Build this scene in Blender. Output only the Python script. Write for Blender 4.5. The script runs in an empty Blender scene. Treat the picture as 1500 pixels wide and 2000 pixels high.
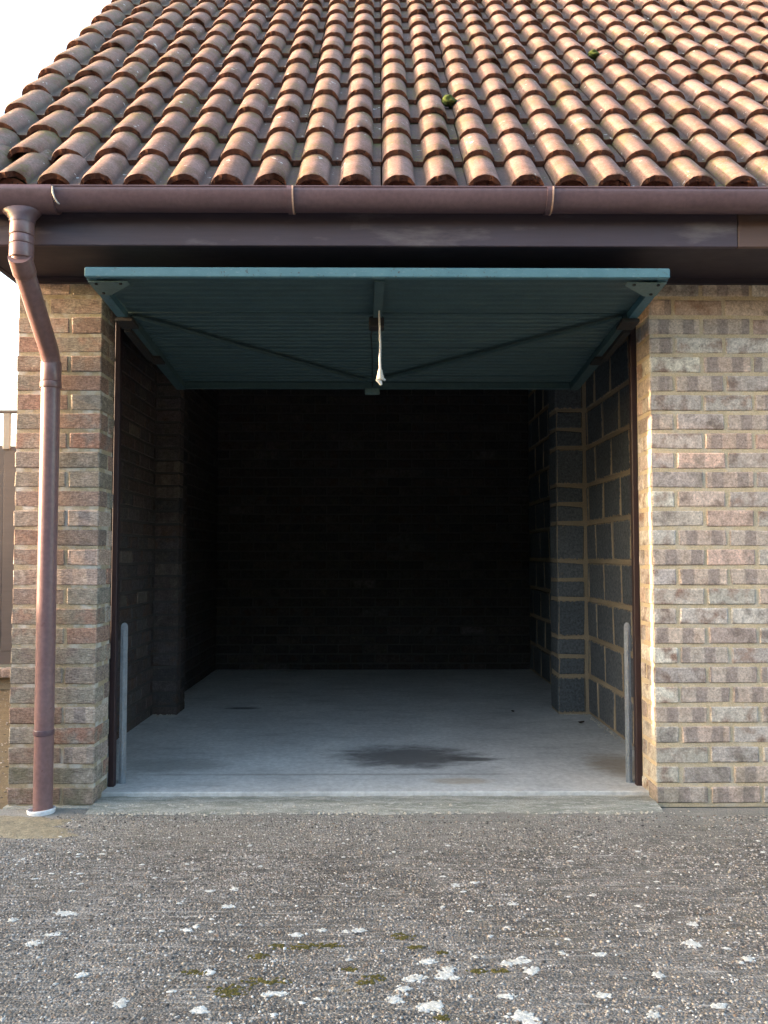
import bpy, math, random
import numpy as np
from mathutils import Vector, Matrix
R = math.radians
rng = random.Random(7)
S = bpy.context.scene
COL = S.collection

# ------------------------------------------------------------------ camera, sky, sun, exposure
cam_d = bpy.data.cameras.new("camera"); cam = bpy.data.objects.new("camera", cam_d); COL.objects.link(cam)
cam_d.sensor_fit = 'VERTICAL'; cam_d.sensor_height = 36; cam_d.lens = 36 * 1650 / 2000
cam_d.clip_start = 0.05; cam_d.clip_end = 2000
cam.location = (0, -3.47, 1.015); cam.rotation_euler = (R(92.9), 0, R(-0.417))
S.camera = cam

SUN_E, SUN_A = 9.7, 1.1
sdir = Vector((-math.cos(R(SUN_E)) * math.cos(R(SUN_A)), -math.cos(R(SUN_E)) * math.sin(R(SUN_A)), math.sin(R(SUN_E))))
W = bpy.data.worlds.new("World"); S.world = W; W.use_nodes = True
wn = W.node_tree; wn.nodes.clear()
sky = wn.nodes.new('ShaderNodeTexSky'); sky.sky_type = 'NISHITA'; sky.sun_disc = False
sky.sun_elevation = R(SUN_E); sky.sun_rotation = R(-90 - SUN_A)
sky.air_density = 1.0; sky.dust_density = 4.0; sky.ozone_density = 0.9
hs = wn.nodes.new('ShaderNodeHueSaturation'); hs.inputs['Saturation'].default_value = 1.0
bg = wn.nodes.new('ShaderNodeBackground'); bg.inputs['Strength'].default_value = 0.15
wo = wn.nodes.new('ShaderNodeOutputWorld')
wn.links.new(sky.outputs[0], hs.inputs['Color']); wn.links.new(hs.outputs[0], bg.inputs[0]); wn.links.new(bg.outputs[0], wo.inputs[0])
sl = bpy.data.lights.new("sun", 'SUN'); sl.energy = 2.3; sl.angle = R(0.5); sl.color = (1.0, 0.70, 0.48)
so = bpy.data.objects.new("sun", sl); COL.objects.link(so); so.rotation_euler = sdir.to_track_quat('Z', 'Y').to_euler(); so.location = (-8, -1, 6)
S.view_settings.view_transform = 'Standard'; S.view_settings.look = 'None'; S.view_settings.gamma = 1; S.view_settings.use_curve_mapping = False
S.view_settings.exposure = 3.05
S.render.engine = 'CYCLES'; S.cycles.max_bounces = 8; S.cycles.diffuse_bounces = 5

# ------------------------------------------------------------------ material helpers
class NT:
    def __init__(s, name, rough=0.8, spec=0.3, metal=0.0):
        s.m = bpy.data.materials.new(name); s.m.use_nodes = True; s.t = s.m.node_tree
        s.b = s.t.nodes['Principled BSDF']; s.b.inputs['Roughness'].default_value = rough
        s.b.inputs['Specular IOR Level'].default_value = spec; s.b.inputs['Metallic'].default_value = metal
    def n(s, typ, out=0, props=None, **ins):
        nd = s.t.nodes.new('ShaderNode' + typ)
        for k, v in (props or {}).items(): setattr(nd, k, v)
        for k, v in ins.items():
            key = int(k[1:]) if k[0] == '_' and k[1:].isdigit() else k.replace('_', ' ')
            s.set(nd.inputs[key], v)
        return nd.outputs[out]
    def set(s, sock, v):
        if isinstance(v, bpy.types.NodeSocket): s.t.links.new(v, sock)
        elif isinstance(v, (tuple, list)):
            sock.default_value = (tuple(v) + (1,))[:4] if sock.type == 'RGBA' else tuple(v)
        else: sock.default_value = v
    def math(s, op, a, b=0.0, c=0.0, clamp=False): return s.n('Math', 0, {'operation': op, 'use_clamp': clamp}, _0=a, _1=b, _2=c)
    def mix(s, f, a, b, mode='MIX'):
        nd = s.t.nodes.new('ShaderNodeMix'); nd.data_type = 'RGBA'; nd.blend_type = mode
        s.set(nd.inputs[0], f); s.set(nd.inputs[6], a); s.set(nd.inputs[7], b); return nd.outputs[2]
    def ramp(s, f, stops, interp='LINEAR'):
        nd = s.t.nodes.new('ShaderNodeValToRGB'); cr = nd.color_ramp; cr.interpolation = interp
        while len(cr.elements) < len(stops): cr.elements.new(0.5)
        for e, (p, c) in zip(cr.elements, stops):
            e.position = p; e.color = (tuple(c) + (1,))[:4] if isinstance(c, (tuple, list)) else (c, c, c, 1)
        s.set(nd.inputs[0], f); return nd.outputs[0]
    def pos(s): return s.n('NewGeometry', 0)
    def obj(s): return s.n('TexCoord', 3)
    def map(s, v, scale=(1, 1, 1), rot=(0, 0, 0), loc=(0, 0, 0)): return s.n('Mapping', 0, None, Vector=v, Scale=scale, Rotation=rot, Location=loc)
    def noise(s, v, scale, detail=4, rough=0.55, out=0): return s.n('TexNoise', out, None, Vector=v, Scale=scale, Detail=detail, Roughness=rough)
    def voro(s, v, scale, out=0, feature='F1', rnd=1.0): return s.n('TexVoronoi', out, {'feature': feature}, Vector=v, Scale=scale, Randomness=rnd)
    def thr(s, f, lo, hi): return s.n('MapRange', 0, {'clamp': True}, Value=f, From_Min=lo, From_Max=hi, To_Min=0.0, To_Max=1.0)
    def bump(s, h, strength, dist, normal=None):
        nd = s.t.nodes.new('ShaderNodeBump'); nd.inputs['Strength'].default_value = strength; nd.inputs['Distance'].default_value = dist
        s.set(nd.inputs['Height'], h)
        if normal is not None: s.set(nd.inputs['Normal'], normal)
        return nd.outputs[0]
    def out(s, color=None, normal=None, rough=None):
        if color is not None: s.set(s.b.inputs['Base Color'], color)
        if normal is not None: s.set(s.b.inputs['Normal'], normal)
        if rough is not None: s.set(s.b.inputs['Roughness'], rough)
        return s.m

def brick_mat(name, stops, bands, per_island=False, scratch=0.0, pale=0.25, green=0.0, dim=1.0):
    k = NT(name, 0.9, 0.2)
    r1 = k.n('NewGeometry', 8) if per_island else k.n('ObjectInfo', 5)
    r2 = k.math('FRACT', k.math('MULTIPLY', r1, 17.31)); r3 = k.math('FRACT', k.math('MULTIPLY', r1, 71.7))
    p = k.pos(); o = p if per_island else k.obj()
    c = k.ramp(r1, stops, 'LINEAR')
    c = k.mix(1.0, c, k.ramp(r2, [(0, 0.80), (1, 1.16)]), 'MULTIPLY')
    big = k.noise(p, 14, 3)
    c = k.mix(k.thr(big, 0.46, 0.66), c, k.ramp(r3, [(0, (.32 * dim, .20 * dim, .15 * dim)), (.5, (.24 * dim, .205 * dim, .185 * dim)), (1, (.40 * dim, .345 * dim, .28 * dim))]))
    # kiln marks: darker rectangles across the face, on some bricks only
    sx = k.n('SeparateXYZ', 0, None, Vector=o)
    w = k.math('SINE', k.math('ADD', k.math('MULTIPLY', sx, 60.0), k.math('MULTIPLY', r2, 6.28)))
    w = k.math('ADD', w, k.math('MULTIPLY', k.math('SUBTRACT', k.noise(p, 40, 2), 0.5), .9))
    bm = k.math('MULTIPLY', k.thr(w, 0.0, 0.3), k.thr(r3, 1 - bands, 1 - bands + .02))
    c = k.mix(k.math('MULTIPLY', k.thr(r3, 1 - bands, 1 - bands + .02), .6), c, k.mix(r2, (.55 * dim, .47 * dim, .40 * dim), (.54 * dim, .37 * dim, .29 * dim)))
    c = k.mix(k.math('MULTIPLY', bm, 0.75), c, (.30 * dim, .245 * dim, .225 * dim))
    fine = k.noise(p, 120, 5, 0.8)
    c = k.mix(1.0, c, k.ramp(fine, [(.28, .50), (.5, 1.0), (.72, 1.5)]), 'MULTIPLY')
    mid = k.noise(p, 38, 4, .7)
    c = k.mix(1.0, c, k.ramp(mid, [(.3, .72), (.7, 1.26)]), 'MULTIPLY')
    c = k.mix(k.math('MULTIPLY', k.thr(k.noise(p, 300, 2), 0.63, 0.70), 0.55), c, (.5 * dim, .46 * dim, .4 * dim))
    c = k.mix(k.math('MULTIPLY', k.thr(k.noise(p, 130, 2), 0.69, 0.74), 0.75), c, (.07, .055, .05))
    eff = k.math('MULTIPLY', k.thr(k.noise(p, 6.5, 5, .65), 0.56, 0.72), k.thr(k.noise(p, 60, 3), .4, .62))
    c = k.mix(k.math('MULTIPLY', eff, pale), c, (.62 * dim, .60 * dim, .55 * dim))
    if green:
        z = k.n('SeparateXYZ', 2, None, Vector=p)
        g = k.math('MULTIPLY', k.math('SUBTRACT', 1.0, k.thr(z, 0.02, 0.38)), k.thr(k.noise(p, 11, 4), .38, .62))
        c = k.mix(k.math('MULTIPLY', g, green), c, (.13, .135, .075))
    h = k.math('ADD', k.math('MULTIPLY', fine, 1.0), k.math('MULTIPLY', k.noise(p, 55, 4), .9))
    h = k.math('SUBTRACT', h, k.math('MULTIPLY', k.thr(k.noise(p, 130, 2), .66, .74), .6))
    if scratch:
        d = k.noise(k.map(p, (45, 45, 260), (0, R(42), 0)), 1.0, 3, .6)
        h = k.math('ADD', h, k.math('MULTIPLY', d, scratch))
        c = k.mix(0.6, c, k.mix(1.0, c, k.ramp(d, [(.32, .45), (.68, 1.7)]), 'MULTIPLY'))
    return k.out(c, k.bump(h, 0.5, 0.004))

ST_R = [(0, (.50, .425, .395)), (.16, (.55, .505, .455)), (.34, (.48, .41, .38)), (.50, (.64, .595, .51)), (.60, (.57, .515, .45)), (.74, (.58, .415, .345)), (.86, (.44, .37, .34)), (1, (.62, .545, .46))]
ST_L = [(0, (.255, .22, .18)), (.2, (.31, .27, .215)), (.36, (.22, .18, .155)), (.50, (.34, .19, .14)), (.62, (.28, .23, .19)), (.8, (.28, .265, .22)), (.9, (.32, .20, .15)), (1, (.225, .19, .165))]
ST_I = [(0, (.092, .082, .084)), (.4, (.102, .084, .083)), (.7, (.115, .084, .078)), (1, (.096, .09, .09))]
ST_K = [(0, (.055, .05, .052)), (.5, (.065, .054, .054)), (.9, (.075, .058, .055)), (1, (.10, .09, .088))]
M_BR = brick_mat("pale_brick", ST_R, 0.36, pale=.35, green=.35)
M_BL = brick_mat("brown_brick", ST_L, 0.15, scratch=1.3, pale=.35, green=.6)
M_BI = brick_mat("shaded_inner_brick", ST_I, 0.1, pale=.1, dim=.38)  # darkened brick copy; the interior shade is in its colour
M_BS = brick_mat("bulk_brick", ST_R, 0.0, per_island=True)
M_BSI = brick_mat("shaded_bulk_inner_brick", ST_K, 0.0, per_island=True, pale=.05, dim=.22)  # darker still, carrying the shade deep inside the bay
M_BSL = brick_mat("bulk_brown_brick", ST_L, 0.0, per_island=True, scratch=1.0)

def mortar_mat(name, c1, c2, white=0.0):
    k = NT(name, 0.95, 0.15); p = k.pos()
    c = k.mix(k.thr(k.noise(p, 5, 4), .35, .65), c1, c2)
    c = k.mix(1.0, c, k.ramp(k.noise(p, 180, 4, .7), [(.25, .7), (.75, 1.3)]), 'MULTIPLY')
    if white: c = k.mix(k.math('MULTIPLY', k.thr(k.noise(k.map(p, (1, 1, .7)), 13, 4), .48, .64), white), c, (.62, .60, .56))
    h = k.math('ADD', k.noise(p, 60, 5, .65), k.math('MULTIPLY', k.noise(p, 300, 3), .5))
    return k.out(c, k.bump(h, .6, .006))
M_MR = mortar_mat("tan_mortar", (.60, .485, .325), (.53, .44, .31), .3)
M_ML = mortar_mat("pale_mortar", (.46, .39, .27), (.38, .31, .215), .85)
M_MI = mortar_mat("shaded_inner_mortar", (.10, .092, .088), (.08, .075, .072))  # mortar darkened to hold the interior shade
M_MB = mortar_mat("block_mortar", (.44, .345, .235), (.38, .30, .205))

def block_mat():
    k = NT("dark_block", 0.95, 0.15); p = k.pos()
    c = k.ramp(k.n('ObjectInfo', 5), [(0, (.12, .132, .142)), (1, (.17, .178, .185))])
    c = k.mix(1.0, c, k.ramp(k.noise(p, 70, 5, .75), [(.3, .5), (.7, 1.5)]), 'MULTIPLY')
    c = k.mix(k.math('MULTIPLY', k.thr(k.noise(p, 17, 5, .7), .64, .72), .45), c, (.33, .26, .18))
    g = k.n('TexCoord', 0); gz = k.n('SeparateXYZ', 2, None, Vector=g); gy = k.n('SeparateXYZ', 1, None, Vector=g)
    ez = k.math('MULTIPLY', k.math('MINIMUM', gz, k.math('SUBTRACT', 1.0, gz)), .22); ey = k.math('MULTIPLY', k.math('MINIMUM', gy, k.math('SUBTRACT', 1.0, gy)), .34)
    nz = k.noise(k.map(p, (60, 60, 14)), 1.0, 4, .7)
    nx = k.thr(k.math('ABSOLUTE', k.n('SeparateXYZ', 0, None, Vector=k.n('NewGeometry', 1))), .4, .6)
    sm = k.math('MAXIMUM', k.math('SUBTRACT', 1.0, k.thr(k.math('ADD', ez, k.math('MULTIPLY', nz, -.055)), -.021, -.018)), k.math('MULTIPLY', nx, k.math('SUBTRACT', 1.0, k.thr(k.math('ADD', ey, k.math('MULTIPLY', k.noise(k.map(p, (14, 14, 40)), 1.0, 4, .7), -.020)), -.003, .0))))
    c = k.mix(sm, c, (.40, .315, .215))
    return k.out(c, k.bump(k.noise(p, 110, 5, .75), .8, .006))
M_BLK = block_mat()

def tile_mat():
    k = NT("weathered_tile", 0.9, 0.2); p = k.pos(); o = k.obj(); r = k.n('ObjectInfo', 5)
    c = k.ramp(r, [(0, (.24, .146, .125)), (.35, (.29, .187, .158)), (.7, (.22, .14, .122)), (1, (.32, .207, .176))])
    c = k.mix(k.thr(k.noise(p, 9, 5, .65), .42, .68), c, (.19, .115, .09))
    c = k.mix(1.0, c, k.ramp(k.noise(p, 110, 5, .8), [(.28, .55), (.72, 1.45)]), 'MULTIPLY')
    # dirt plus painted shade darkens the pans; lichen bloom gathers toward the exposed verge
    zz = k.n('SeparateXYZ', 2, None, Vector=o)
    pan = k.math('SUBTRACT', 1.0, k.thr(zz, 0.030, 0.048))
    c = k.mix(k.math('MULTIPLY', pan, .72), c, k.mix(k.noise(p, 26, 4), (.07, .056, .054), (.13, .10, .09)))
    px = k.n('SeparateXYZ', 0, None, Vector=p)
    verge = k.math('MULTIPLY', k.math('SUBTRACT', 1.0, k.thr(px, -1.7, -0.9)), k.thr(k.noise(p, 22, 5, .7), .40, .62))
    c = k.mix(k.math('MULTIPLY', verge, .65), c, (.17, .165, .125))
    al = k.math('MULTIPLY', k.thr(k.noise(p, 4.5, 5, .6), .47, .62), k.thr(k.noise(p, 70, 4), .45, .62))
    c = k.mix(k.math('MULTIPLY', al, .55), c, (.17, .16, .055))
    lap = k.math('MULTIPLY', k.math('MULTIPLY', k.thr(k.n('SeparateXYZ', 1, None, Vector=o), .17, .25), k.thr(k.noise(p, 16, 5, .7), .45, .60)), k.thr(k.noise(p, 3, 2), .40, .55))
    c = k.mix(k.math('MULTIPLY', lap, .75), c, (.115, .115, .04))
    wl = k.math('MULTIPLY', k.thr(k.noise(p, 34, 3, .6), .66, .70), k.thr(k.noise(p, 7, 2), .46, .53))
    c = k.mix(k.math('MULTIPLY', wl, .8), c, (.62, .60, .56))
    h = k.math('ADD', k.noise(p, 260, 4, .75), k.math('MULTIPLY', k.noise(p, 30, 4), .8))
    return k.out(c, k.bump(h, .55, .004))
M_TILE = tile_mat()
def nose_mat():
    k = NT("tile_nose", 0.95, 0.15); p = k.pos()
    c = k.mix(k.noise(p, 50, 4), (.085, .038, .028), (.22, .10, .07))
    c = k.mix(k.thr(k.noise(p, 90, 4), .58, .66), c, (.05, .035, .03))
    return k.out(c, k.bump(k.noise(p, 150, 5, .8), 1.0, .01))
M_NOSE = nose_mat()

def paint(name, c1, c2, rough, spec=.4, sc=6, fine=120, bump=.15, metal=0.0, grain=None):
    k = NT(name, rough, spec, metal); p = k.pos(); q = k.map(p, grain) if grain else p
    c = k.mix(k.thr(k.noise(q, sc, 5, .6), .35, .68), c1, c2)
    c = k.mix(1.0, c, k.ramp(k.noise(q, fine, 3), [(.3, .86), (.7, 1.12)]), 'MULTIPLY')
    rr = k.math('ADD', rough - .08, k.math('MULTIPLY', k.noise(q, sc * 3, 4), .18))
    return k.out(c, k.bump(k.noise(q, fine, 4), bump, .003), rr)
M_GUT = paint("brown_plastic", (.115, .071, .082), (.14, .089, .102), .36, .45, 5, 60, .05)
M_PIPE = paint("brown_pipe", (.195, .112, .112), (.23, .14, .14), .30, .5, 7, 60, .05)
M_RING = paint("pipe_collar_plastic", (.195, .11, .105), (.225, .135, .128), .32, .5, 7, 60, .05)
def fascia_mat(name, a, b, chalk):
    k = NT(name, .5, .4); p = k.pos()
    g = k.map(p, (3.2, 30, 55))
    c = k.mix(k.noise(g, 1.0, 5, .6), a, b)
    c = k.mix(k.math('MULTIPLY', k.thr(k.noise(k.map(p, (1.4, 4, 6)), 2.2, 5, .65), .54, .76), chalk), c, (.19, .17, .18))
    h = k.math('ADD', k.noise(g, 1.2, 5, .6), k.math('MULTIPLY', k.noise(p, 220, 3), .25))
    return k.out(c, k.bump(h, .25, .004), k.math('ADD', .42, k.math('MULTIPLY', k.noise(p, 9, 3), .25)))
M_FAS = fascia_mat("dark_brown_board", (.05, .039, .054), (.076, .058, .078), .7)
M_FAS2 = fascia_mat("bounce_lit_board", (.115, .068, .056), (.095, .06, .052), .35)
M_SOF = fascia_mat("soffit_paint", (.027, .021, .031), (.038, .029, .039), .12)
M_FRAME = fascia_mat("frame_paint", (.032, .014, .016), (.024, .013, .016), .05)
def chipped():
    k = NT("teal_paint", .45, .4); p = k.pos()
    c = k.mix(k.thr(k.noise(p, 14, 5, .6), .35, .68), (.08, .18, .22), (.062, .15, .19))
    c = k.mix(k.math('MULTIPLY', k.thr(k.noise(k.map(p, (1, 3, 3)), 40, 5, .75), .58, .66), .7), c, (.16, .26, .29))
    c = k.mix(k.math('MULTIPLY', k.math('MULTIPLY', k.thr(k.noise(p, 75, 3, .7), .62, .67), k.thr(k.noise(p, 3.5, 3), .42, .55)), .9), c, (.05, .04, .035))
    return k.out(c, k.bump(k.noise(p, 90, 4), .3, .003))
M_TEAL = chipped()
M_TEAL_B = paint("teal_paint", (.08, .18, .22), (.062, .15, .19), .45, .4, 14, 110, .25)
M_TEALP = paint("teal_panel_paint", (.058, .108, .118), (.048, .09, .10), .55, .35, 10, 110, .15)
M_GUS = paint("primer_grey", (.15, .22, .21), (.11, .19, .19), .55, .35, 30, 110, .2)
M_GALV = paint("galvanised_steel", (.42, .46, .50), (.33, .37, .41), .45, .5, 20, 90, .1, .6)
M_RUST = paint("rusty_bracket", (.045, .038, .036), (.03, .035, .036), .8, .2, 30, 110, .4)
M_BLACK = paint("black_cable", (.012, .012, .014), (.02, .02, .02), .6)
M_CORD = paint("white_cord", (.74, .73, .70), (.66, .65, .63), .7, .3, 30, 300, .3)
M_HAND = paint("cream_plastic", (.66, .62, .54), (.58, .55, .48), .45, .4, 40, 200, .05)
M_WHITE = paint("white_plastic", (.78, .80, .83), (.70, .71, .74), .45, .4, 20, 90, .05)
M_WOOD = fascia_mat("fence_wood", (.15, .122, .11), (.11, .092, .085), .3)
M_WOODP = fascia_mat("pale_fence_wood", (.36, .33, .29), (.30, .27, .24), .3)
M_FELT = paint("roof_felt", (.02, .02, .02), (.03, .028, .026), .95, .1)
M_SEAL = paint("sealant", (.62, .58, .52), (.5, .47, .42), .6, .3)
M_GLINT = paint("union_glint", (.60, .40, .30), (.46, .29, .21), .4, .5)

def floor_mat():
    k = NT("garage_concrete", .75, .3); p = k.pos()
    x = k.n('SeparateXYZ', 0, None, Vector=p); y = k.n('SeparateXYZ', 1, None, Vector=p)
    c = k.mix(k.thr(k.noise(p, 2.2, 5, .6), .35, .65), (.60, .595, .575), (.48, .48, .47))
    c = k.mix(1.0, c, k.ramp(k.noise(p, 45, 5, .65), [(.3, .80), (.7, 1.16)]), 'MULTIPLY')
    c = k.mix(k.math('MULTIPLY', k.thr(k.noise(p, 260, 2), .62, .7), .35), c, (.2, .19, .18))
    c = k.mix(k.math('MULTIPLY', k.thr(k.noise(k.map(p, (1, 2.6, 1)), 3.1, 5, .65), .52, .70), .35), c, (.20, .20, .195))
    nz = k.math('MULTIPLY', k.math('SUBTRACT', k.noise(k.map(p, (1, 2.2, 1)), 7, 6, .68), .5), 1.9)
    def stain(cx, cy, rx, ry, col, amt, soft=.75):
        q = k.math('ADD', k.math('POWER', k.math('DIVIDE', k.math('SUBTRACT', x, cx), rx), 2.0), k.math('POWER', k.math('DIVIDE', k.math('SUBTRACT', y, cy), ry), 2.0))
        return k.mix(k.math('MULTIPLY', k.math('SUBTRACT', 1.0, k.thr(k.math('ADD', q, nz), 1 - soft, 1.0)), amt), c, col)
    c = stain(.14, .72, .40, .27, (.105, .10, .098), .88)
    c = stain(.46, .66, .17, .05, (.09, .085, .08), .85)
    c = stain(-.87, 2.02, .13, .045, (.05, .05, .05), .8)
    c = stain(.36, .27, .18, .06, (.36, .27, .17), .5)
    c = stain(1.12, .55, .16, .25, (.27, .20, .13), .6)
    c = stain(-.95, .55, .28, .16, (.22, .215, .20), .5)
    c = stain(-.2, .38, 1.1, .02, (.20, .19, .17), .5)
    h = k.math('ADD', k.noise(p, 60, 5, .6), k.math('MULTIPLY', k.noise(p, 4, 3), 1.5))
    return k.out(c, k.bump(h, .25, .006))
M_FLOOR = floor_mat()
def sill_mat():
    k = NT("threshold_concrete", .9, .2); p = k.pos()
    c = k.mix(k.thr(k.noise(k.map(p, (1, 6, 1)), 4, 5, .65), .38, .64), (.44, .43, .385), (.25, .26, .22))
    c = k.mix(1.0, c, k.ramp(k.noise(p, 150, 5, .75), [(.28, .6), (.72, 1.4)]), 'MULTIPLY')
    c = k.mix(k.math('MULTIPLY', k.thr(k.noise(k.map(p, (1, 3.5, 1)), 26, 4, .6), .57, .66), .8), c, (.62, .60, .55))
    return k.out(c, k.bump(k.math('ADD', k.noise(p, 140, 5, .75), k.noise(p, 25, 3)), .7, .008))
M_SILL = sill_mat()
def drive_mat():
    k = NT("aggregate_concrete", .9, .25); p = k.pos()
    c = k.mix(k.thr(k.noise(p, 1.6, 5, .6), .36, .64), (.11, .105, .098), (.20, .192, .18))
    v = k.voro(p, 150, 1); d = k.voro(p, 150, 0)
    rv = k.n('SeparateColor', 0, None, Color=v)
    pc = k.ramp(rv, [(0, (.07, .06, .055)), (.3, (.15, .125, .105)), (.5, (.24, .21, .185)), (.68, (.20, .13, .085)), (.8, (.31, .28, .25)), (.93, (.33, .23, .14)), (1, (.55, .53, .50))])
    c = k.mix(k.math('MULTIPLY', k.math('SUBTRACT', 1.0, k.thr(d, .28, .5)), .8), c, pc)
    fine = k.noise(p, 260, 3, .7)
    c = k.mix(1.0, c, k.ramp(fine, [(.3, .4), (.7, 1.65)]), 'MULTIPLY')
    streak = k.noise(k.map(p, (6, 70, 1)), 1.0, 5, .7)
    c = k.mix(k.math('MULTIPLY', k.thr(streak, .53, .66), .7), c, (.38, .37, .35))
    c = k.mix(k.math('MULTIPLY', k.thr(streak, .45, .30), .65), c, (.07, .064, .057))
    c = k.mix(k.math('MULTIPLY', k.thr(k.noise(p, 2.3, 4, .6), .56, .70), k.math('MULTIPLY', k.thr(k.noise(p, 60, 4), .45, .6), .5)), c, (.19, .155, .08))
    mot = k.noise(k.map(p, (9, 22, 1)), 1.0, 6, .75)
    c = k.mix(1.0, c, k.ramp(mot, [(.3, .55), (.5, 1.0), (.7, 1.6)]), 'MULTIPLY')
    c = k.mix(k.math('MULTIPLY', k.thr(k.noise(p, 17, 6, .8), .61, .70), .75), c, (.52, .52, .49))
    y = k.n('SeparateXYZ', 1, None, Vector=p)
    c = k.mix(k.math('MULTIPLY', k.thr(k.math('ADD', y, k.math('MULTIPLY', k.noise(p, 8, 4), .25)), -.45, .06), .7), c, (.36, .345, .31))
    h = k.math('ADD', k.math('SUBTRACT', 1.0, d), k.math('ADD', k.math('MULTIPLY', streak, .9), k.math('MULTIPLY', fine, .5)))
    return k.out(c, k.bump(h, .9, .007))
M_DRIVE = drive_mat()
def pebble_mat():
    k = NT("pebble", .75, .35); p = k.pos(); r = k.n('NewGeometry', 8)
    c = k.ramp(r, [(0, (.05, .046, .043)), (.25, (.12, .11, .10)), (.40, (.27, .25, .225)), (.47, (.22, .15, .105)), (.60, (.40, .375, .345)), (.69, (.42, .345, .26)), (.80, (.47, .45, .42)), (.90, (.28, .215, .165)), (.94, (.5, .48, .45)), (1, (.68, .66, .63))])
    c = k.mix(1.0, c, k.ramp(k.noise(p, 500, 3), [(.3, .7), (.7, 1.25)]), 'MULTIPLY')
    return k.out(c)
M_PEB = pebble_mat()
def simple_rough(name, a, b, sc, bump_sc, dist, white=None):
    k = NT(name, .95, .15); p = k.pos()
    c = k.mix(k.thr(k.noise(p, sc, 5, .7), .35, .65), a, b)
    c = k.mix(1.0, c, k.ramp(k.noise(p, bump_sc, 4, .75), [(.28, .6), (.72, 1.4)]), 'MULTIPLY')
    return k.out(c, k.bump(k.noise(p, bump_sc, 5, .75), .9, dist))
M_SOIL = simple_rough("gravel_soil", (.23, .185, .115), (.17, .135, .09), 8, 120, .012)
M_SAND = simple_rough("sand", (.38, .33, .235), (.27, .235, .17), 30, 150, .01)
M_LICH = simple_rough("lichen", (.72, .72, .69), (.47, .47, .44), 60, 160, .006)
M_CRUMB = simple_rough("lime_crumbs", (.66, .62, .54), (.44, .40, .33), 30, 200, .004)
M_MOSS = simple_rough("moss", (.17, .145, .045), (.10, .088, .03), 60, 260, .01)
M_MOSSG = simple_rough("green_moss", (.13, .175, .055), (.075, .105, .032), 60, 200, .012)
M_LEAF = simple_rough("leaf", (.055, .085, .025), (.035, .055, .018), 3, 30, .004)
M_DRY = simple_rough("dry_leaf", (.05, .035, .022), (.03, .022, .016), 40, 200, .004)

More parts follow.
